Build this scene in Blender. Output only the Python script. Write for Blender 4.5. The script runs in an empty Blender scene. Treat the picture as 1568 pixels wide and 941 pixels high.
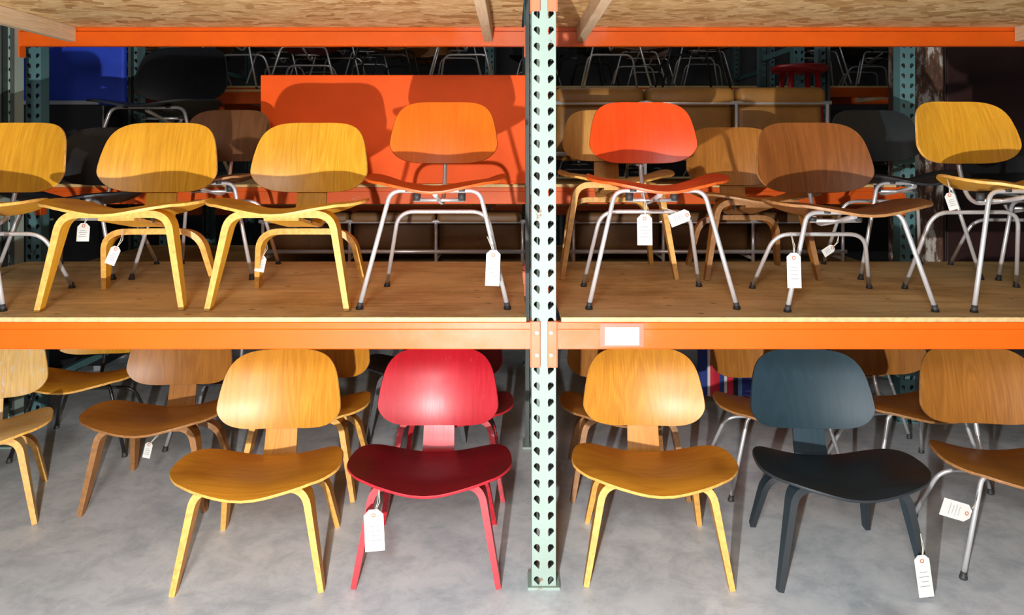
import bpy, bmesh, math, random
from mathutils import Vector, Matrix
random.seed(7)
scene = bpy.context.scene
try:
    scene.view_settings.view_transform = 'Standard'
    scene.view_settings.look = 'None'
except Exception: pass

# ------------------------------------------------------------------ materials
def newmat(name):
    m = bpy.data.materials.new(name); m.use_nodes = True
    nt = m.node_tree; b = nt.nodes['Principled BSDF']
    return m, nt, b
def N(nt, t, **kw):
    n = nt.nodes.new(t)
    for k, v in kw.items():
        if k in n.inputs: n.inputs[k].default_value = v
        else: setattr(n, k, v)
    return n
def ramp(nt, src, stops):
    r = nt.nodes.new('ShaderNodeValToRGB')
    e = r.color_ramp.elements
    while len(e) < len(stops): e.new(0.5)
    for i, (p, c) in enumerate(stops):
        e[i].position = p; e[i].color = (*c, 1) if len(c) == 3 else c
    nt.links.new(src, r.inputs[0]); return r
def mixc(nt, fac, a, b, mode='MIX'):
    m = nt.nodes.new('ShaderNodeMix'); m.data_type = 'RGBA'; m.blend_type = mode
    for idx, v in ((0, fac), (6, a), (7, b)):
        if hasattr(v, 'is_linked') or hasattr(v, 'links'): nt.links.new(v, m.inputs[idx])
        else: m.inputs[idx].default_value = v if idx == 0 else (*v, 1)
    return m.outputs[2]
def coords(nt, kind, scale, objrand=False):
    tc = nt.nodes.new('ShaderNodeTexCoord'); mp = nt.nodes.new('ShaderNodeMapping')
    mp.inputs['Scale'].default_value = scale
    nt.links.new(tc.outputs[kind], mp.inputs[0])
    if objrand:
        oi = nt.nodes.new('ShaderNodeObjectInfo')
        ml = N(nt, 'ShaderNodeMath', operation='MULTIPLY'); ml.inputs[1].default_value = 31.0
        nt.links.new(oi.outputs['Random'], ml.inputs[0])
        cb = nt.nodes.new('ShaderNodeCombineXYZ')
        for i in range(3): nt.links.new(ml.outputs[0], cb.inputs[i])
        nt.links.new(cb.outputs[0], mp.inputs['Location'])
    return mp.outputs[0]
def noise(nt, vec, scale, detail=4, rough=.55, dist=0):
    n = N(nt, 'ShaderNodeTexNoise'); n.inputs['Scale'].default_value = scale
    n.inputs['Detail'].default_value = detail; n.inputs['Roughness'].default_value = rough
    n.inputs['Distortion'].default_value = dist
    nt.links.new(vec, n.inputs['Vector']); return n.outputs['Fac']

def ply(name, dark, light, rough=.42, coat=.15, wear=0.0, wearcol=(.7,.6,.5), spec=.4, grain=1.0):
    m, nt, b = newmat(name)
    v1 = coords(nt, 'UV', (10, 1.3, 1), True)
    n1 = noise(nt, v1, 1.0, 2, .45, 1.2)
    w = N(nt, 'ShaderNodeMath', operation='MULTIPLY'); w.inputs[1].default_value = 13.0
    nt.links.new(n1, w.inputs[0])
    fr = N(nt, 'ShaderNodeMath', operation='PINGPONG'); fr.inputs[1].default_value = 1.0
    nt.links.new(w.outputs[0], fr.inputs[0])
    v2 = coords(nt, 'UV', (300, 9, 1), True)
    n2 = noise(nt, v2, 1.0, 3, .6)
    v3 = coords(nt, 'UV', (4, 3, 1), True)
    n3 = noise(nt, v3, 1.0, 3, .5)
    c = mixc(nt, fr.outputs[0], dark, light)
    mid = tuple((x*.42 + y*.58) for x, y in zip(dark, light))
    c = mixc(nt, 1-.48*grain, c, mid)
    r2 = ramp(nt, n2, [(.35, (.62, .59, .54)), (.6, (1, 1, 1))])
    c = mixc(nt, .5*grain, c, r2.outputs[0], 'MULTIPLY')
    r3 = ramp(nt, n3, [(.3, (.76, .72, .66)), (.65, (1, 1, 1))])
    c = mixc(nt, .7, c, r3.outputs[0], 'MULTIPLY')
    if wear > 0:
        v4 = coords(nt, 'UV', (50, 14, 1), True)
        n4 = noise(nt, v4, 1.0, 7, .8)
        r4 = ramp(nt, n4, [(.64 - wear*.1, (0, 0, 0)), (.74 - wear*.06, (1, 1, 1))])
        c = mixc(nt, r4.outputs[0], c, wearcol)
    nt.links.new(c, b.inputs['Base Color'])
    rr = ramp(nt, n2, [(0, (rough-.05,)*3), (1, (rough+.12,)*3)])
    nt.links.new(rr.outputs[0], b.inputs['Roughness'])
    b.inputs['Coat Weight'].default_value = coat; b.inputs['Coat Roughness'].default_value = .3
    b.inputs['Specular IOR Level'].default_value = spec
    return m
def plain(name, col, rough=.5, metal=0, noise_amt=.15, nscale=8, spec=.5):
    m, nt, b = newmat(name)
    v = coords(nt, 'Object', (1, 1, 1))
    n = noise(nt, v, nscale, 4, .6)
    r = ramp(nt, n, [(.3, tuple(x*(1-noise_amt) for x in col)), (.7, tuple(min(1, x*(1+noise_amt)) for x in col))])
    nt.links.new(r.outputs[0], b.inputs['Base Color'])
    b.inputs['Roughness'].default_value = rough; b.inputs['Metallic'].default_value = metal
    b.inputs['Specular IOR Level'].default_value = spec
    return m
def paint(name, col, chip, amt, rough=.38, scale=(1,1,1), nscale=14, extra=None, spec=.3):
    m, nt, b = newmat(name)
    v = coords(nt, 'Object', scale)
    n = noise(nt, v, nscale, 8, .72)
    r = ramp(nt, n, [(amt, (0,0,0)), (amt+.03, (1,1,1))])
    v2 = coords(nt, 'Object', (1,1,1))
    n2 = noise(nt, v2, 3, 4, .6)
    r2 = ramp(nt, n2, [(.3, tuple(x*.82 for x in col)), (.7, col)])
    c = mixc(nt, r.outputs[0], r2.outputs[0], chip)
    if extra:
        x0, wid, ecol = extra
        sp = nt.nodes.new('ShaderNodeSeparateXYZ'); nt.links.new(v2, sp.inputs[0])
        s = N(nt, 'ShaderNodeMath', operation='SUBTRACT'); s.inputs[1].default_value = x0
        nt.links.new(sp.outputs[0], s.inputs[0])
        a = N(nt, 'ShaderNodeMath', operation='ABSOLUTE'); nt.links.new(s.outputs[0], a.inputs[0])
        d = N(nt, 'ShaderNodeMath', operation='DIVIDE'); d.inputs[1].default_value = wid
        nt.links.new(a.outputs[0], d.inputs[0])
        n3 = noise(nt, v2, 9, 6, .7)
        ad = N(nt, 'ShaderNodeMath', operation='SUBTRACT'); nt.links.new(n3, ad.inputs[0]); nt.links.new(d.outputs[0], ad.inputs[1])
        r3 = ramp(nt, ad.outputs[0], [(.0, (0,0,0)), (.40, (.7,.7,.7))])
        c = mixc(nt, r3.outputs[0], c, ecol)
    nt.links.new(c, b.inputs['Base Color'])
    b.inputs['Roughness'].default_value = rough
    b.inputs['Specular IOR Level'].default_value = spec
    return m

EDGE_Y = plain('ply_edge_yellow', (.62, .32, .07), .5, 0, .25, 60)
EDGE_B = plain('ply_edge_brown', (.28, .125, .04), .5, 0, .25, 60)
EDGE_K = plain('ply_edge_black', (.016, .02, .024), .5)
EDGE_R = plain('ply_edge_red', (.44, .012, .022), .5, 0, .35, 90)
EDGE_O = plain('ply_edge_orange', (.55, .08, .008), .45, 0, .3, 60)
CHROME = plain('chrome_steel', (.76, .76, .78), .32, .65, .05)
BLACKROD = plain('black_rod', (.015, .015, .015), .35)
RUBBER = plain('rubber_glide', (.03, .03, .03), .6)
PLY = {
 'yellow': (ply('ash_yellow', (.60,.25,.010), (.78,.40,.028)), EDGE_Y),
 'honey': (ply('ash_honey', (.50,.18,.010), (.70,.30,.024)), EDGE_Y),
 'tan': (ply('ash_tan', (.46,.20,.045), (.62,.33,.09)), EDGE_Y),
 'brown': (ply('walnut_brown', (.16,.046,.009), (.29,.095,.018)), EDGE_B),
 'oak': (ply('oak_brown', (.28,.10,.014), (.44,.175,.028)), EDGE_B),
 'walnut': (ply('walnut_dark', (.08,.032,.012), (.15,.06,.022)), EDGE_B),
 'orange': (ply('stain_orange', (.64,.11,.004), (.80,.175,.008), .5, .04, 0, (0,0,0), .25, .7), EDGE_O),
 'orangered': (ply('stain_orange_red', (.62,.055,.003), (.76,.09,.005), .55, .0, 0, (0,0,0), .2, .6), EDGE_O),
 'vermilion': (ply('stain_vermilion', (.68,.048,.005), (.82,.080,.008), .42, .1, 0, (0,0,0), .35, .7), EDGE_O),
 'red': (ply('aniline_red', (.38,.001,.009), (.50,.004,.018), .36, .12, .30, (.52,.06,.06), .35, .7), EDGE_R),
 'maroon': (ply('red_seat_dark', (.09,.001,.004), (.17,.002,.008), .42, .10, .30, (.34,.02,.025), .35, .7), EDGE_R),  # darker version of the red, used on the red chair's seat
 'darkred': (ply('aniline_dark_red', (.12,.004,.008), (.2,.008,.014), .4), EDGE_R),
 'blue': (ply('aniline_blue_black', (.010,.027,.040), (.022,.050,.070), .48, .1, .15, (.08,.115,.14), .4, .6), EDGE_K),
 'inky': (ply('aniline_ink_black', (.005,.010,.014), (.010,.020,.027), .45, .1, .1, (.04,.06,.075)), EDGE_K),
 'black': (ply('ebonised_black', (.005,.005,.006), (.010,.011,.013), .4), EDGE_K),
 'peeling': (ply('peeling_veneer', (.60,.34,.08), (.75,.5,.2), .5, 0, .9, (.45,.5,.6)), EDGE_Y),
}

# ------------------------------------------------------------------ mesh builder
class MB:
    def __init__(s): s.v=[]; s.f=[]; s.m=[]; s.uv=[]; s.sm=[]
    def face(s, idx, mat, uvs=None, smooth=True):
        s.f.append(idx); s.m.append(mat); s.sm.append(smooth)
        s.uv.append(uvs or [(s.v[i][0]+s.v[i][2], s.v[i][1]) for i in idx])
    def mesh(s, name, mats):
        me = bpy.data.meshes.new(name)
        me.from_pydata([tuple(p) for p in s.v], [], s.f)
        for m in mats: me.materials.append(m)
        ul = me.uv_layers.new(name='UVMap')
        for p in me.polygons:
            p.material_index = s.m[p.index]; p.use_smooth = s.sm[p.index]
            for k, li in enumerate(p.loop_indices): ul.data[li].uv = s.uv[p.index][k]
        me.validate(); me.update(); return me
    def shell(s, outline, surf, th, mf, me_, uvf, NR=10):
        n = len(outline); e = 1e-3
        def pn(a, b):
            p = surf(a, b); da = surf(a+e, b)-p; db = surf(a, b+e)-p
            return p, da.cross(db).normalized()
        for side in (0, 1):
            base = len(s.v); ab = [(0, 0)]
            for j in range(1, NR+1):
                r = (j/NR)**.8
                for (a, b) in outline: ab.append((a*r, b*r))
            for (a, b) in ab:
                p, nn = pn(a, b)
                s.v.append(p + nn*(th/2 if side == 0 else -th/2))
            def fc(idx):
                uv = [uvf(*ab[i]) for i in idx]
                idx2 = [base+i for i in idx]
                if side: idx2 = idx2[::-1]; uv = uv[::-1]
                s.face(idx2, mf, uv)
            for k in range(n): fc([0, 1+k, 1+(k+1) % n])
            for j in range(1, NR):
                o = 1+(j-1)*n
                for k in range(n):
                    k2 = (k+1) % n
                    fc([o+k, o+n+k, o+n+k2, o+k2])
        base = len(s.v)
        for (a, b) in outline:
            p, nn = pn(a, b); d = (surf(a, b)-surf(a*.98, b*.98)).normalized()
            s.v += [p+nn*th/2, p+d*th*.15, p-nn*th/2]
        for k in range(n):
            a = base+3*k; b = base+3*((k+1) % n)
            for t in (0, 1):
                s.face([a+t, a+t+1, b+t+1, b+t], me_, [(k/n*4, t*.01)]*4)
    def tube(s, pts, r, mat, n=10, caps=True):
        pts = [Vector(p) for p in pts]; base = len(s.v)
        t0 = (pts[1]-pts[0]).normalized()
        u = t0.orthogonal().normalized()
        L = len(pts)
        for i, p in enumerate(pts):
            t = (pts[min(i+1, L-1)]-pts[max(i-1, 0)]).normalized()
            u = (u - t*u.dot(t)).normalized(); w = t.cross(u)
            rr = r(i/(L-1)) if callable(r) else r
            for k in range(n):
                a = 2*math.pi*k/n
                s.v.append(p+u*math.cos(a)*rr+w*math.sin(a)*rr)
        for i in range(L-1):
            for k in range(n):
                k2 = (k+1) % n
                s.face([base+i*n+k, base+i*n+k2, base+(i+1)*n+k2, base+(i+1)*n+k], mat)
        if caps:
            s.face([base+k for k in range(n)][::-1], mat, None, False)
            s.face([base+(L-1)*n+k for k in range(n)], mat, None, False)
    def strip(s, pts, W, wf, tf, mf, me_):
        pts = [Vector(p) for p in pts]; L = len(pts); W = Vector(W)
        secs = []; dist = [0]
        for i, p in enumerate(pts):
            t = (pts[min(i+1, L-1)]-pts[max(i-1, 0)]).normalized()
            w = (W - t*W.dot(t)).normalized(); nn = t.cross(w)
            a = wf(p)/2; b = tf(p)/2
            secs.append([p+w*a+nn*b, p-w*a+nn*b, p-w*a-nn*b, p+w*a-nn*b])
            if i: dist.append(dist[-1]+(p-pts[i-1]).length)
        for q in range(4):
            q2 = (q+1) % 4; base = len(s.v)
            wid = (secs[0][q]-secs[0][q2]).length
            for sc in secs: s.v += [sc[q], sc[q2]]
            for i in range(L-1):
                a = base+2*i
                s.face([a, a+1, a+3, a+2], mf if q in (0, 2) else me_,
                       [(0, dist[i]), (wid, dist[i]), (wid, dist[i+1]), (0, dist[i+1])])
        for sc, rev in ((secs[0], 0), (secs[-1], 1)):
            base = len(s.v); s.v += sc; ix = [base, base+1, base+2, base+3]
            s.face(ix[::-1] if not rev else ix, me_, None, False)
    def rbox(s, c, size, bev, mat, seg=3, rot=None):
        bm = bmesh.new(); bmesh.ops.create_cube(bm, size=1)
        for v in bm.verts: v.co = Vector((v.co.x*size[0], v.co.y*size[1], v.co.z*size[2]))
        if bev > 0: bmesh.ops.bevel(bm, geom=bm.edges[:], offset=bev, segments=seg, profile=.5, affect='EDGES')
        bm.verts.index_update()
        base = len(s.v)
        for v in bm.verts:
            p = v.co.copy()
            if rot is not None: p = rot @ p
            s.v.append(p+Vector(c))
        for f in bm.faces:
            s.face([base+v.index for v in f.verts], mat, None, bev > .012)
        bm.free()
    def quad(s, pts, mat):
        base = len(s.v); s.v += [Vector(p) for p in pts]
        s.face(list(range(base, base+len(pts))), mat, None, False)

def rpath(pts, rads, n=7):
    pts = [Vector(p) for p in pts]; out = [pts[0]]
    for i in range(1, len(pts)-1):
        r = rads[i-1]; a = (pts[i-1]-pts[i]); b = (pts[i+1]-pts[i])
        ra = min(r, a.length*.49); rb = min(r, b.length*.49)
        p0 = pts[i]+a.normalized()*ra; p2 = pts[i]+b.normalized()*rb
        for k in range(n+1):
            t = k/n; out.append(p0*(1-t)**2+pts[i]*2*t*(1-t)+p2*t*t)
    out.append(pts[-1]); return out
def sub(pts, m=4):
    out = []
    for a, b in zip(pts[:-1], pts[1:]):
        for k in range(m): out.append(a.lerp(b, k/m))
    out.append(pts[-1]); return out
def sup(t, n):
    c, s_ = math.cos(t), math.sin(t)
    return (math.copysign(abs(c)**(2/n), c), math.copysign(abs(s_)**(2/n), s_))

# ------------------------------------------------------------------ chairs
# local frame: origin between the front feet, chair faces -Y
def chair_mesh(kind, color, rodmat=None, seatcol=None):
    low = kind in ('LW', 'LM'); wood = kind in ('LW', 'DW')
    mb = MB(); F, E, R, G, S = 0, 1, 2, 3, 4
    hw = .270 if low else .243
    b_ = .222 if low else .205
    yc = .135 if low else .13
    zt = .345 if low else .415
    drop = .062 if low else .038
    out = []
    for k in range(80):
        x0, y0 = sup(2*math.pi*k/80, 2.7)
        tt = (y0+1)/2
        wfac = 1.0 - .12*max(0, tt-.40)**1.5/.46 - .08*max(0, .32-tt)/.32
        front = .03*(1-abs(x0)**2)*(1 if y0 < 0 else 0)*(-y0)
        rear = .10*(abs(x0)**2)*(1 if y0 > 0 else 0)*y0
        out.append((hw*x0*wfac, b_*(y0*(1-.06)-front*.8+rear)))
    def seat(x, y):
        u = x/hw; t = (y+b_)/(2*b_); tp = max(0.0, t)
        z = zt - drop*tp**1.1 + .078*abs(u)**2.1*(.26+.74*tp) - .010*math.cos(min(1, abs(u))*math.pi*2)*(1-t)*.5
        wf = max(0, .30-t)/.30
        z -= .026*wf*wf
        z -= .018*max(0, abs(u)-.72)/.28*(1-t)
        return Vector((x, y+yc, z))
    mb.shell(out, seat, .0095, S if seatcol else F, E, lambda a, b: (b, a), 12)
    # backrest
    bh = .140 if low else .125; bw = .222 if low else .206
    zb = .497 if low else .592; yb = .43 if low else .425
    out = []
    for k in range(96):
        th_ = 2*math.pi*k/96
        x0, z0 = sup(th_, 4.0 if math.sin(th_) > 0 else 3.5)
        t = (z0+1)/2
        wfac = 1 - .165*max(0, t-.30)**1.15/.66 - .05*max(0, .28-t)/.28
        out.append((bw*x0*wfac, bh*z0*.985 + (.006*x0*x0*z0 if z0 < 0 else .004*x0*x0)))
    def back(x, s_):
        u = x/bw
        return Vector((x, yb + .30*s_ + .9*s_*s_ - .050*u*u + .008*u**4, zb + s_*.955))
    mb.shell(out, back, .0095, F, E, lambda a, b: (a, b))
    fw = .228 if low else .232
    zs = zt-.035
    if wood:
        topx = .170; P = [(-fw, -.005, 0), (-topx, .045, zt-.032), (topx, .045, zt-.032), (fw, -.005, 0)]
        path = sub(rpath(P, [.055, .055], 8), 3)
        H = zs
        wf = lambda p: .030+.034*min(1, p.z/H)
        tf = lambda p: .0175+.006*min(1, p.z/H)
        mb.strip(path, (0, 1, 0), wf, tf, F, E)
        rz = .222 if low else .30
        P = [(-.205, .415, 0), (-.168, .345, rz), (.168, .345, rz), (.205, .415, 0)]
        path = sub(rpath(P, [.08, .08], 9), 3)
        mb.strip(path, (0, 1, -.1), lambda p: .032+.028*min(1, p.z/rz), tf, F, E)
        P = [(0, .03, zt-.048), (0, .22, zt-.082), (0, .385, rz+.014), (0, .428, zb-.13), (0, .447, zb+.01)]
        path = sub(rpath(P, [.08, .08, .05], 8), 2)
        mb.strip(path, (1, 0, 0), lambda p: .118-.012*max(0, min(1, (p.z-rz)/.3)), lambda p: .012, F, E)
        for sx in (-.045, .045):
            mb.tube([(sx, .05, zt-.048), (sx, .05, zt-.029)], .016, G, 12)
            mb.tube([(sx, .19, zt-.076), (sx, .19, zt-.055)], .016, G, 12)
        for sx in (-.04, .04):
            mb.tube([(sx, .345, rz+.008), (sx, .335, rz+.024)], .014, G, 10)
    else:
        r = .0078; topx = .150 if not low else .155
        P = [(-fw-.012, 0, .01), (-topx, .055, zt-.027), (topx, .055, zt-.027), (fw+.012, 0, .01)]
        mb.tube(sub(rpath(P, [.035, .035], 6), 1), r, R)
        rz = .295 if not low else .215
        P = [(-.222, .42, .01), (-.165, .335, rz), (.165, .335, rz), (.222, .42, .01)]
        mb.tube(sub(rpath(P, [.06, .06], 8), 1), r, R)
        P = [(0, .045, zt-.040), (0, .24, zt-.078), (0, .375, rz+.03), (0, .432, zb-.14), (0, .452, zb+.03)]
        mb.tube(sub(rpath(P, [.09, .09, .05], 8), 1), r*1.05, R)
        mb.rbox((0, .438, zb-.055), (.06, .012, .03), .004, G, 1)
        mb.rbox((0, .450, zb+.035), (.06, .012, .03), .004, G, 1)
        for sx in (-.09, .09):
            mb.tube([(sx, .055, zt-.030), (sx, .055, zt-.020)], .014, G, 12)
        mb.tube([(-.09, .20, zt-.068), (.09, .20, zt-.068)], r*.9, R)
        tm = zt-.056 if low else zt-.041
        for sx in (-.08, .08): mb.tube([(sx, .20, zt-.07), (sx, .20, tm)], .014, G, 12)
        for (px, py) in ((-fw-.012, 0), (fw+.012, 0), (-.222, .42), (.222, .42)):
            mb.tube([(px, py, 0), (px, py, .006), (px*.995, py, .012), (px*.99, py, .022)], lambda t: .0125 if t < .5 else .0092, G, 12)
    face, edge = PLY[color]
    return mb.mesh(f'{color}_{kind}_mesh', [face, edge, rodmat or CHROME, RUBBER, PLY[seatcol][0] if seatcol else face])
cache = {}
NAMES = {'LW': 'plywood_lounge_chair', 'DW': 'plywood_dining_chair', 'LM': 'metal_leg_plywood_lounge_chair', 'DM': 'metal_leg_plywood_dining_chair'}
def chair(kind, color, x, y, z, rot=0, black=False, sc=1.0, seatcol=None):
    k = (kind, color, black, seatcol)
    if k not in cache: cache[k] = chair_mesh(kind, color, BLACKROD if black else None, seatcol)
    o = bpy.data.objects.new(NAMES[kind], cache[k])
    o.location = (x, y, z); o.rotation_euler = (0, 0, math.radians(rot)); o.scale = (sc,)*3
    scene.collection.objects.link(o); return o
def obj(name, mb, mats, parent=None, loc=(0,0,0)):
    o = bpy.data.objects.new(name, mb.mesh(name, mats)); o.location = loc
    scene.collection.objects.link(o)
    if parent: o.parent = parent
    return o
def empty(name):
    e = bpy.data.objects.new(name, None); scene.collection.objects.link(e); return e

# ------------------------------------------------------------------ rack materials
MINT = paint('mint_rack_paint', (.285,.365,.315), (.20,.12,.07), .64, .55, (1,1,.6), 18, None, .2)
TEAL = paint('teal_rack_paint', (.10,.21,.22), (.08,.05,.04), .66, .5, (1,1,.6), 18)
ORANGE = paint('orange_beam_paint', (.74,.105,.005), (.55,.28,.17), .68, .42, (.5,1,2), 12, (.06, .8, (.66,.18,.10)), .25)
ORANGE2 = paint('orange_beam_paint_rear', (.70,.10,.006), (.45,.28,.18), .68, .5, (.5,1,2), 12)
STEEL = plain('galvanised_bolt', (.4,.3,.24), .45, .6)
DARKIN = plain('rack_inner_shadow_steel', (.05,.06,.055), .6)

def deck_material():
    m, nt, b = newmat('plywood_deck')
    v = coords(nt, 'Object', (1.1, 7, 7)); n1 = noise(nt, v, 1.6, 7, .6, 1.6)
    r1 = ramp(nt, n1, [(.3, (.56,.36,.13)), (.5, (.72,.50,.21)), (.7, (.82,.61,.29))])
    v2 = coords(nt, 'Object', (1, 1, 1)); n2 = noise(nt, v2, 3.0, 7, .7)
    r2 = ramp(nt, n2, [(.34, (.58,.52,.44)), (.55, (1,1,1))])
    c = mixc(nt, .8, r1.outputs[0], r2.outputs[0], 'MULTIPLY')
    v3 = coords(nt, 'Object', (5, 9, 1)); vo = N(nt, 'ShaderNodeTexVoronoi'); vo.inputs['Scale'].default_value = 1.3
    nt.links.new(v3, vo.inputs['Vector'])
    r3 = ramp(nt, vo.outputs['Distance'], [(.04, (.16,.08,.03)), (.10, (1,1,1))])
    c = mixc(nt, .85, c, r3.outputs[0], 'MULTIPLY')
    nt.links.new(c, b.inputs['Base Color']); b.inputs['Roughness'].default_value = .55
    b.inputs['Specular IOR Level'].default_value = .3
    return m
DECK = deck_material()
DECKEDGE = plain('plywood_deck_edge', (.55,.36,.16), .6, 0, .25, 50)
def osb_material():
    m, nt, b = newmat('osb_panel')
    v0 = coords(nt, 'Object', (1,1,1))
    nz = N(nt, 'ShaderNodeTexNoise'); nz.inputs['Scale'].default_value = 11; nt.links.new(v0, nz.inputs['Vector'])
    add = N(nt, 'ShaderNodeVectorMath', operation='MULTIPLY_ADD')
    nt.links.new(nz.outputs['Color'], add.inputs[0]); add.inputs[1].default_value = (.14,.14,.14); nt.links.new(v0, add.inputs[2])
    mp = nt.nodes.new('ShaderNodeMapping'); mp.inputs['Scale'].default_value = (14, 24, 1); nt.links.new(add.outputs[0], mp.inputs[0])
    vo = N(nt, 'ShaderNodeTexVoronoi'); vo.inputs['Scale'].default_value = 1; nt.links.new(mp.outputs[0], vo.inputs['Vector'])
    sp = nt.nodes.new('ShaderNodeSeparateColor'); nt.links.new(vo.outputs['Color'], sp.inputs[0])
    r = ramp(nt, sp.outputs[0], [(0, (.42,.22,.07)), (.3, (.68,.44,.19)), (.8, (.84,.62,.32)), (1, (.52,.28,.09))])
    nf = noise(nt, coords(nt, 'Object', (20, 90, 1)), 1, 4, .65)
    rf = ramp(nt, nf, [(.38, (.6,.52,.42)), (.55, (1,1,1))])
    c = mixc(nt, .8, r.outputs[0], rf.outputs[0], 'MULTIPLY')
    nt.links.new(c, b.inputs['Base Color']); b.inputs['Roughness'].default_value = .65
    return m
OSB = osb_material()
PINE = ply('pine_batten', (.60,.44,.26), (.78,.62,.42), .6, 0)

# ------------------------------------------------------------------ rack pieces
def post_into(mb, x, y, z0, z1, facing=-1, m=0, inner=1):
    w = .076; d = .07; pitch = .0508; n = int((z1-z0)/pitch)
    yf = y; dy = .005*(-facing)
    for i in range(n):
        for sx in (-1, 1):
            cx = x+sx*.019; cz = z0+(i+.5)*pitch; hw_, hh = .019, pitch/2
            per = []
            for k in range(4): per.append((-1+.5*k, -1))
            for k in range(4): per.append((1, -1+.5*k))
            for k in range(4): per.append((1-.5*k, 1))
            for k in range(4): per.append((-1, 1-.5*k))
            b0 = len(mb.v)
            for (a, b) in per: mb.v.append(Vector((cx+a*hw_, yf, cz+b*hh)))
            ring = []
            for (a, b) in per:
                ang = math.atan2(b, a)
                rr = .0098; px = math.cos(ang)*rr; pz = math.sin(ang)*(.0115 if b > 0 else .0155)
                if pz < 0: px = px*(1+pz/.0155*.68) - sx*(-pz)*.42
                ring.append((px+sx*.003, pz+.001))
            b1 = len(mb.v)
            for (a, b) in ring: mb.v.append(Vector((cx+a, yf, cz+b)))
            b2 = len(mb.v)
            for (a, b) in ring: mb.v.append(Vector((cx+a, yf+dy, cz+b)))
            for k in range(16):
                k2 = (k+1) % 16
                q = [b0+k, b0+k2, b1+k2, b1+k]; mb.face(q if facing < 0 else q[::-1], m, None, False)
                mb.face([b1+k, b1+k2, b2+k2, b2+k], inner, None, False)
    zt = z0+n*pitch; yb = y-facing*d
    for sx in (-1, 1):
        X = x+sx*w/2; Xi = X-sx*.003
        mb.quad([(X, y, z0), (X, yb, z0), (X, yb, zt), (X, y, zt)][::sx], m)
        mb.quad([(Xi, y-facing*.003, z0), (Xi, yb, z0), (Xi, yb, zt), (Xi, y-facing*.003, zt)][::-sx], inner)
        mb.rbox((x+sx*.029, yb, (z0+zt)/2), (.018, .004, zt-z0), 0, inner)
    mb.rbox((x, y-facing*.035, z0+.004), (.10, .09, .008), 0, m)
def rack_frame(mb, x, y0, y1, z1, diag):
    post_into(mb, x, y0, 0, z1, -1); post_into(mb, x, y1, 0, z1, 1)
    L = y1-y0
    for z in (.18, 1.15, 2.1):
        mb.rbox((x, (y0+y1)/2, z), (.03, L-.1, .04), 0, 0)
    for za, zb in diag:
        ang = math.atan2(zb-za, L-.14); ln = math.hypot(zb-za, L-.14)
        mb.rbox((x, (y0+y1)/2, (za+zb)/2), (.028, ln, .035), 0, 0, 1, Matrix.Rotation(ang, 3, 'X'))
def beam_into(mb, xa, xb, y, ztop, h, facing=-1, m=0, bolt=1):
    d = .042
    mb.rbox(((xa+xb)/2, y-facing*d/2, ztop-h*.62), (xb-xa, d, h*.76), .003, m, 1)
    mb.rbox(((xa+xb)/2, y-facing*(d/2-.006), ztop-h*.13), (xb-xa, d-.014, h*.26), .002, m, 1)
    for xe, s_ in ((xa, -1), (xb, 1)):
        mb.rbox((xe+s_*.014, y+facing*.005, ztop-.068), (.030, .006, .145), .002, m, 1)
        mb.rbox((xe+s_*.0, y-facing*.018, ztop-.068), (.006, .048, .145), .001, m, 1)
        for dz in (-.03, -.10):
            mb.tube([(xe+s_*.018, y+facing*.006, ztop+dz), (xe+s_*.018, y+facing*.012, ztop+dz)], .006, bolt, 8)

def build_rack(xs, y0, y1, levels, height, matp, matb, name='pallet_rack', diag=()):
    e = empty(name)
    for i, x in enumerate(xs):
        mb = MB(); rack_frame(mb, x, y0, y1, height, diag)
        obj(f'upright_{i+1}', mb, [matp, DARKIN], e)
    bi = 0
    for (xa, xb) in zip(xs[:-1], xs[1:]):
        for lv in levels:
            bi += 1; zt = lv['z']; h = lv.get('h', .085)
            mb = MB()
            beam_into(mb, xa+.040, xb-.040, y0-.002, zt-lv['t'], h, -1)
            beam_into(mb, xa+.040, xb-.040, y1+.002, zt-lv['t'], h, 1)
            obj(f'beams_{bi}', mb, [matb, STEEL], e)
            mb = MB()
            mb.rbox(((xa+xb)/2, (y0+y1)/2, zt-lv['t']/2), (xb-xa-.11, y1-y0-.005, lv['t']), .001, 0, 1)
            obj(f'deck_{bi}', mb, [lv['mat'], DECKEDGE], e)
            mb = MB()
            for xx in lv['sup'](xa, xb):
                mb.rbox((xx, (y0+y1)/2, zt-lv['t']-.0355), (.04, y1-y0-.09, .07), .002, 0, 1)
            obj(f'cross_supports_{bi}', mb, [PINE], e)
    return e

DZ = .852
sup_main = lambda a, b: ([-2.05, -.11] if a < 0 else [.32, 2.36])
main = build_rack([-2.34, .10, 2.54], 0, 1.2,
    [dict(z=DZ, t=.016, mat=DECK, sup=sup_main), dict(z=1.972, t=.02, h=.09, mat=OSB, sup=sup_main)],
    2.5, MINT, ORANGE, diag=((.2, 1.12), (1.18, 2.08)))
for xa, xb in ((-2.285, .045), (.155, 2.485)):
    mb = MB(); mb.rbox(((xa+xb)/2, -.003, DZ-.006), (xb-xa, .012, .015), .001, 0, 1)
    obj('deck_edge_strip', mb, [DECKEDGE], main)
mb = MB(); mb.rbox((.345, -.0045, .797), (.137, .002, .074), 0, 0); mb.rbox((.345, -.0065, .794), (.108, .002, .056), 0, 1)
LABELP = plain('pink_label_backing', (.62,.13,.08), .5); PAPER = plain('white_paper', (.58,.57,.535), .7, 0, .05, 8, .2)
obj('shelf_label', mb, [LABELP, PAPER], main)

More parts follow.
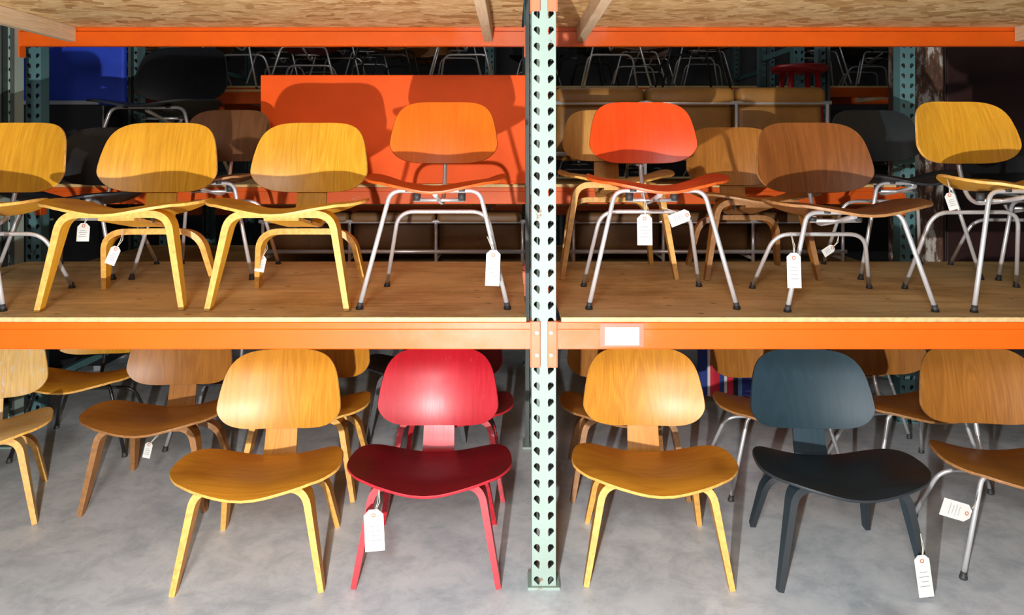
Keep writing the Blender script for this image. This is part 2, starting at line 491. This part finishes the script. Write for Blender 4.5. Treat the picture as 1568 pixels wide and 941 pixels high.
sup2 = lambda a, b: [a+(b-a)*f for f in (.2, .5, .8)]
BZ = 1.205; LZ = .76
back = build_rack([-2.42, .12, 2.0], 1.46, 2.56,
    [dict(z=LZ, t=.016, mat=DECK, sup=sup2), dict(z=BZ, t=.016, mat=DECK, sup=sup2)], 2.6, TEAL, ORANGE2)
far = build_rack([-5.2, -2.7, -.2, 2.3, 4.8], 4.4, 5.5,
    [dict(z=.9, t=.016, mat=DECK, sup=sup2), dict(z=1.95, t=.016, mat=DECK, sup=sup2)], 3.4, TEAL, ORANGE2)

# ------------------------------------------------------------------ room shell
def floor_material():
    m, nt, b = newmat('polished_concrete')
    v = coords(nt, 'Object', (1, 1, 1))
    n1 = noise(nt, v, 2.2, 8, .65, .6); r1 = ramp(nt, n1, [(.34, (.55,.595,.63)), (.5, (.66,.70,.725)), (.66, (.77,.79,.805))])
    n2 = noise(nt, v, 7, 9, .78, .4); r2 = ramp(nt, n2, [(.38, (.66,.69,.72)), (.56, (1,1,1))])
    c = mixc(nt, .75, r1.outputs[0], r2.outputs[0], 'MULTIPLY')
    n3 = noise(nt, v, 1.3, 4, .65); r3 = ramp(nt, n3, [(.62, (1,1,1)), (.74, (.62,.62,.61))])
    c = mixc(nt, .6, c, r3.outputs[0], 'MULTIPLY')
    n4 = noise(nt, coords(nt, 'Object', (3, 14, 1)), 2.5, 6, .7); r4 = ramp(nt, n4, [(.68, (0,0,0)), (.72, (.7,.7,.7))])
    c = mixc(nt, r4.outputs[0], c, (.80,.82,.83))
    nt.links.new(c, b.inputs['Base Color'])
    rr = ramp(nt, n2, [(.3, (.38,)*3), (.7, (.55,)*3)]); nt.links.new(rr.outputs[0], b.inputs['Roughness'])
    bp = nt.nodes.new('ShaderNodeBump'); bp.inputs['Strength'].default_value = .05; nt.links.new(n2, bp.inputs['Height'])
    nt.links.new(bp.outputs[0], b.inputs['Normal'])
    return m
WALL = plain('painted_block_wall', (.10,.10,.105), .8, 0, .2, 3)
CEIL = plain('dark_ceiling_deck', (.06,.06,.065), .8)
X0, X1, Y0, Y1, ZC = -6.5, 6.5, -4.6, 8.0, 4.3
def slab(name, c, size, mat):
    mb = MB(); mb.rbox(c, size, 0, 0); return obj(name, mb, [mat])
slab('floor', (0, (Y0+Y1)/2, -.05), (X1-X0, Y1-Y0, .1), floor_material())
slab('ceiling', (0, (Y0+Y1)/2, ZC+.05), (X1-X0, Y1-Y0, .1), CEIL)
slab('wall_back', (0, Y1+.05, ZC/2), (X1-X0, .1, ZC), WALL)
slab('wall_front', (0, Y0-.05, ZC/2), (X1-X0, .1, ZC), WALL)
slab('wall_left', (X0-.05, (Y0+Y1)/2, ZC/2), (.1, Y1-Y0, ZC), WALL)
slab('wall_right', (X1+.05, (Y0+Y1)/2, ZC/2), (.1, Y1-Y0, ZC), WALL)

# ------------------------------------------------------------------ chairs on the shelf
chair('LM', 'yellow', -1.90, .09, DZ, 0)
chair('LW', 'yellow', -1.31, .10, DZ, 4)
chair('LW', 'yellow', -.765, .10, DZ, 0)
chair('DM', 'orange', -.259, .12, DZ, 0, seatcol='orangered')
chair('DM', 'vermilion', .498, .12, DZ, 0)
chair('LM', 'brown', 1.135, .08, DZ, 0)
chair('DM', 'yellow', 1.74, .09, DZ, 4)
# second row
chair('LM', 'black', -1.86, .70, DZ, 0)
chair('DM', 'walnut', -1.30, .70, DZ, 0)
chair('DW', 'tan', .435, .70, DZ, 0)
chair('LW', 'oak', 1.01, .68, DZ, 0)
chair('DM', 'inky', 1.66, .70, DZ, 0)
chair('LM', 'black', 2.2, .66, DZ, -4)

# ------------------------------------------------------------------ chairs on the floor
chair('LW', 'honey', -.822, -.02, 0, 3)
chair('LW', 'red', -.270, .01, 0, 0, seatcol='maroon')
chair('LW', 'honey', .462, .01, 0, -3)
chair('LW', 'blue', 1.065, -.02, 0, -3, seatcol='inky')
chair('LM', 'oak', 1.69, .03, 0, -6)
chair('LW', 'peeling', -1.97, .33, 0, 24)
chair('LW', 'oak', -1.40, .50, 0, 4)
chair('LW', 'honey', -.850, .60, 0, 0)
chair('LW', 'darkred', -.262, .60, 0, 0)
chair('LW', 'oak', .465, .60, 0, 0)
chair('LM', 'oak', 1.10, .60, 0, 0)
chair('LM', 'oak', 1.68, .64, 0, 5)
chair('LM', 'yellow', -1.98, 1.0, 0, 8, True)
chair('LM', 'brown', 1.66, 1.25, 0, 0)
chair('LM', 'black', -1.35, 1.12, 0, 6)
chair('LW', 'black', -.45, 1.2, 0, 0)
# rear rack shelf
chair('LM', 'black', -1.98, 1.68, BZ, 0, False, 1.27)

# far rack: rows of stored chairs
cols = ['black', 'walnut', 'darkred', 'black', 'brown', 'blue', 'walnut', 'black', 'oak']
i = 0
for row_y, zz, x in ((4.46, 1.95, -4.9), (4.98, 1.95, -4.7)):
    while x < 4.6:
        if min(abs(x-p) for p in (-2.7, -.2, 2.3)) > .30:
            chair(['DM', 'LM', 'DM', 'LM'][i % 4], cols[(i*5) % 9], x, row_y, zz, random.uniform(-6, 6), i % 3 == 1)
        i += 1
        x += .55
x = -4.8
while x < 4.6:
    if min(abs(x-p) for p in (-2.7, -.2, 2.3)) > .33:
        chair(['DM', 'LM'][i % 2], cols[(i*4) % 9], x, 4.5, .9, random.uniform(-12, 12))
    i += 1
    x += .6
mid = build_rack([-2.42, .12, 2.0], 2.92, 3.72, [dict(z=1.80, t=.016, mat=DECK, sup=sup2)], 3.2, TEAL, ORANGE2)
x = -2.05; i = 0
while x < 1.75:
    if abs(x-.12) > .33:
        chair(['DM', 'LM', 'DM'][i % 3], ['black', 'darkred', 'walnut', 'black', 'tan'][i % 5], x, 3.02, 1.80, random.uniform(-8, 8), i % 4 == 2)
    i += 1; x += .56

# ------------------------------------------------------------------ orange screen panel
ORP = paint('orange_lacquer_panel', (.84,.095,.006), (.8,.15,.03), .75, .55, (1,1,1), 14, None, .15)
mb = MB(); mb.rbox((-.585, 1.405, BZ+.275), (1.33, .022, .54), .004, 0, 2)
for sx in (-1.16, -.01): mb.rbox((sx, 1.425, BZ+.01), (.05, .07, .018), .003, 0, 1)
obj('orange_screen_panel', mb, [ORP])

# ------------------------------------------------------------------ sofas (seen from behind)
def sofa(x, y, z, W, H, mat, frame, name='leather_sofa'):
    mb = MB(); n = 3; w = W/n
    for k in range(n):
        cx = -W/2+w*(k+.5)
        mb.rbox((cx, .09, H*.55), (w-.012, .14, H*.56), .04, 0, 4)
        mb.rbox((cx, .05, H*.88), (w-.008, .15, H*.2), H*.075, 0, 4)
        mb.rbox((cx, .40, H*.36), (w-.012, .52, H*.27), H*.09, 0, 4)
        for bz in (.45, .68):
            mb.tube([(cx, .012, H*bz), (cx, .024, H*bz)], .012, 0, 10)
    for zr in (H*.82, H*.30): mb.tube([(-W/2-.02, -.01, zr), (W/2+.02, -.01, zr)], .011, 1)
    for k in range(n+1):
        cx = -W/2+w*k
        mb.tube([Vector((cx, -.01, 0)), Vector((cx, -.01, H*.82))], .009, 1)
        mb.tube(rpath([(cx, -.01, H*.18), (cx, .62, H*.18), (cx, .64, 0)], [.05], 5), .009, 1)
    return obj(name, mb, [mat, frame], None, (x, y, z))
LEA = plain('tan_leather', (.22,.10,.020), .5, 0, .25, 5, .3)
LEA2 = plain('brown_leather', (.13,.06,.018), .5, 0, .25, 5, .3)
sofa(.93, 1.58, BZ, 1.42, .51, LEA, CHROME)
sofa(-.62, 1.58, LZ, 1.35, .30, LEA2, CHROME, 'low_leather_bench')
sofa(1.02, 1.58, LZ, 1.40, .30, LEA2, CHROME, 'low_leather_bench')

# ------------------------------------------------------------------ red stool
REDP = plain('red_stool_paint', (.42,.012,.012), .35, 0, .1)
mb = MB()
prof = [(0, .70), (.15, .70), (.17, .69), (.17, .665), (.15, .655), (0, .655)]
ns = 32; base = len(mb.v)
for (r, z) in prof:
    for k in range(ns):
        a = 2*math.pi*k/ns; mb.v.append(Vector((r*math.cos(a), r*math.sin(a), z)))
for j in range(len(prof)-1):
    for k in range(ns):
        k2 = (k+1) % ns; mb.face([base+j*ns+k, base+(j+1)*ns+k, base+(j+1)*ns+k2, base+j*ns+k2], 0)
for k in range(4):
    a = math.pi/4+k*math.pi/2
    mb.tube([(.11*math.cos(a), .11*math.sin(a), .66), (.17*math.cos(a), .17*math.sin(a), 0)], .016, 0)
mb.tube([(.145*math.cos(t*math.pi/12), .145*math.sin(t*math.pi/12), .26) for t in range(25)], .009, 0)
obj('red_stool', mb, [REDP], None, (1.80, 2.38, BZ))

# timber column with flaking paint
m, nt, b = newmat('flaking_timber_paint')
n1 = noise(nt, coords(nt, 'Object', (6, 6, 2)), 2, 9, .75)
r1 = ramp(nt, n1, [(.45, (.12,.055,.035)), (.52, (.2,.10,.06)), (.56, (.6,.55,.48)), (.66, (.7,.66,.58))])
nt.links.new(r1.outputs[0], b.inputs['Base Color']); b.inputs['Roughness'].default_value = .8
mb = MB(); mb.rbox((2.72, 2.75, 2.14), (.25, .25, 4.28), .012, 0, 2); mb.rbox((2.72, 2.75, .05), (.34, .34, .1), .01, 0, 1)
obj('timber_column', mb, [m])

CAB = plain('shade_filler_black', (.012,.012,.014), .4)  # added cabinet, its black stands in for the shade below the blue board
BLUE = plain('blue_fabric', (.012,.05,.5), .6, 0, .1)
mb = MB(); mb.rbox((-2.9, 2.55, .85), (.75, .45, 1.62), .01, 0, 2)
for z in (.45, .85, 1.25): mb.rbox((-2.9, 2.322, z), (.70, .012, .36), .004, 0, 1); mb.rbox((-2.9, 2.312, z+.1), (.14, .012, .014), .002, 1, 1)
for sx in (-.3, .3):
    for sy in (-.15, .15): mb.rbox((-2.9+sx, 2.55+sy, .02), (.04, .04, .04), 0, 1)
obj('shade_filler_cabinet', mb, [CAB, CHROME])
mb = MB(); mb.rbox((-2.86, 2.45, 1.66+.26), (.82, .05, .52), .02, 0, 3)
mb.rbox((-2.86, 2.48, 1.675), (.5, .14, .03), .004, 1, 1)
obj('blue_display_board', mb, [BLUE, CHROME])
MAR = plain('maroon_cabinet_paint', (.05,.018,.016), .5, 0, .3, 4)
mb = MB(); mb.rbox((3.6, 3.2, 1.1), (1.2, .6, 2.2), .01, 0, 2)
for sx in (-.3, .3):
    mb.rbox((3.6+sx, 2.893, 1.1), (.57, .014, 2.08), .006, 0, 1)
    mb.tube([(3.6+sx*.15, 2.87, 1.0), (3.6+sx*.15, 2.87, 1.3)], .008, 1)
obj('tall_cabinet', mb, [MAR, CHROME])

# striped textile hanging from the rear rack
m, nt, b = newmat('striped_textile')
v = coords(nt, 'Object', (1, 1, 1)); sp = nt.nodes.new('ShaderNodeSeparateXYZ'); nt.links.new(v, sp.inputs[0])
ml = N(nt, 'ShaderNodeMath', operation='MULTIPLY'); ml.inputs[1].default_value = 4.4; nt.links.new(sp.outputs[0], ml.inputs[0])
frc = N(nt, 'ShaderNodeMath', operation='FRACT'); nt.links.new(ml.outputs[0], frc.inputs[0])
r = ramp(nt, frc.outputs[0], [(0, (.015,.03,.16)), (.22, (.5,.5,.48)), (.27, (.45,.012,.03)), (.5, (.015,.03,.16)), (.6, (.5,.5,.48)), (.65, (.45,.012,.03)), (.78, (.01,.01,.015)), (.9, (.1,.2,.4))])
r.color_ramp.interpolation = 'CONSTANT'
nt.links.new(r.outputs[0], b.inputs['Base Color']); b.inputs['Roughness'].default_value = .9
mb = MB(); n = 24; W = .34
for k in range(n+1):
    x = W*k/n; yy = .012*math.sin(k*.9)
    mb.v += [Vector((x, yy, 0)), Vector((x, yy, -.60))]
for k in range(n): mb.face([2*k, 2*k+1, 2*k+3, 2*k+2], 0)
obj('striped_blanket', mb, [m], None, (.93, 1.43, .745))

# wire mesh chair (lower left)
mb = MB()
def wp(u, v_):
    y = .42*min(v_/.5, 1)+.10*max(0, v_-.5)*2; z = .40-.05*min(v_/.5, 1)+.36*max(0, v_-.5)*2
    wv = .28-.04*v_
    return Vector((u*wv, y, z+.07*u*u))
for i_ in range(13):
    u = -1+2*i_/12; mb.tube([wp(u, j/14) for j in range(15)], .0025, 0, 5)
for j in range(15): mb.tube([wp(-1+2*i_/12, j/14) for i_ in range(13)], .0025, 0, 5)
for sx in (-1, 1):
    mb.tube([(sx*.2, .05, .40), (sx*.25, -.02, .0)], .006, 0, 8); mb.tube([(sx*.2, .38, .36), (sx*.24, .45, 0)], .006, 0, 8)
obj('wire_mesh_chair', mb, [BLACKROD], None, (-2.75, 1.2, 0))

# ------------------------------------------------------------------ paper tags
RING = plain('tag_reinforcement', (.45,.12,.05), .6); STR = plain('cotton_string', (.6,.55,.45), .8); INK = plain('tag_ink', (.2,.2,.23), .7)
def tag(x, y, z, w, h, rot, up, yaw=0):
    mb = MB(); c = .28*w; t = .0006
    P = [(-w/2, -h/2), (w/2, -h/2), (w/2, h/2-c), (w/2-c, h/2), (-w/2+c, h/2), (-w/2, h/2-c)]
    R = Matrix.Rotation(math.radians(yaw), 3, 'Z') @ Matrix.Rotation(math.radians(rot), 3, 'Y')
    T = lambda a, yy, b: R @ Vector((a, yy + .004*math.sin(b/h*3), b))
    mb.quad([T(a, -t, b) for a, b in P], 0); mb.quad([T(a, t, b) for a, b in P][::-1], 0)
    for k in range(6):
        a, b = P[k], P[(k+1) % 6]
        mb.quad([T(a[0], -t, a[1]), T(a[0], t, a[1]), T(b[0], t, b[1]), T(b[0], -t, b[1])], 0)
    hc = (0, h/2-.14*h)
    n = 14; base = len(mb.v)
    for r_ in (.0035, .0065):
        for k in range(n):
            a = 2*math.pi*k/n; mb.v.append(T(hc[0]+r_*math.cos(a), -t-.0006, hc[1]+r_*math.sin(a)))
    for k in range(n): mb.face([base+k, base+n+k, base+n+(k+1) % n, base+(k+1) % n], 1, None, False)
    for q in range(4):
        zz = h*.1-q*h*.11; ww = w*(.34 if q % 2 else .25)
        mb.quad([T(-ww, -t-.0008, zz), T(ww, -t-.0008, zz), T(ww, -t-.0008, zz-.0014), T(-ww, -t-.0008, zz-.0014)], 3)
    top = Vector(up); h0 = T(hc[0], -t, hc[1])
    mid = (h0+top)/2+Vector((.004, 0, -.004))
    mb.tube([h0, mid, top], .0011, 2, 5); mb.tube([h0, mid+Vector((.006, .003, 0)), top], .0011, 2, 5)
    obj('paper_price_tag', mb, [PAPER, RING, STR, INK], None, (x, y, z))
tag(-.062, .075, .995, .046, .115, 2, (-.02, .02, .10))
tag(.425, .045, 1.122, .048, .098, 0, (.0, .03, .12))
tag(.60, .33, 1.135, .045, .078, 70, (-.07, .0, .04))
tag(.907, .055, .99, .045, .112, 0, (0, .03, .12))
tag(1.19, .47, 1.0, .03, .05, 60, (.03, -.02, .06))
tag(-.425, -.045, .205, .060, .125, -3, (.01, .03, .12), 5)
tag(1.385, -.02, .255, .055, .10, 108, (.09, .04, .02))
tag(1.26, -.065, .075, .046, .125, -6, (.0, .02, .12))
tag(-1.39, .26, 1.01, .035, .065, 20, (.02, .03, .09))
tag(-.945, .47, .95, .036, .06, 10, (.01, .04, .09))
tag(-1.55, .36, 1.08, .045, .065, 0, (0, .02, .09))
tag(-1.46, .66, .175, .03, .06, 10, (.03, .05, .08))
tag(1.52, .24, 1.20, .035, .06, -15, (0, .03, .08))

# ------------------------------------------------------------------ lights
def light(name, typ, loc, energy, col=(1,1,1), **kw):
    l = bpy.data.lights.new(name, typ); l.energy = energy; l.color = col
    for k, v in kw.items(): setattr(l, k, v)
    o = bpy.data.objects.new(name, l); o.location = loc; scene.collection.objects.link(o); return o
light('camera_flash', 'POINT', (-.29, -2.5, .62), 510, (1, .99, .97), shadow_soft_size=.018)
f = light('front_fill', 'AREA', (-.3, -3.0, 2.0), 56, (1, .98, .95), size=.4)  # added fill without a real source, lifts the deck and floor
f.rotation_euler = (Vector((0, .6, .7))-Vector(f.location)).to_track_quat('-Z', 'Y').to_euler()
c = light('rear_fill', 'AREA', (0, 2.7, 4.1), 13, (.95, .98, 1), size=2.0)  # invented overhead fill, no real fixture, brightens the far racks
w = bpy.data.worlds.new('warehouse_ambient'); scene.world = w; w.use_nodes = True
w.node_tree.nodes['Background'].inputs[0].default_value = (.5, .55, .6, 1); w.node_tree.nodes['Background'].inputs[1].default_value = .03

# ------------------------------------------------------------------ camera
cam = bpy.data.cameras.new('camera'); co = bpy.data.objects.new('camera', cam)
scene.collection.objects.link(co); co.location = (0, -2.4, 1.376); co.rotation_euler = (math.pi/2, 0, 0)
cam.sensor_width = 36; cam.lens = 36*1169/1568; cam.shift_y = -(470.5-230)/1568
cam.clip_start = .05; cam.clip_end = 60
scene.camera = co
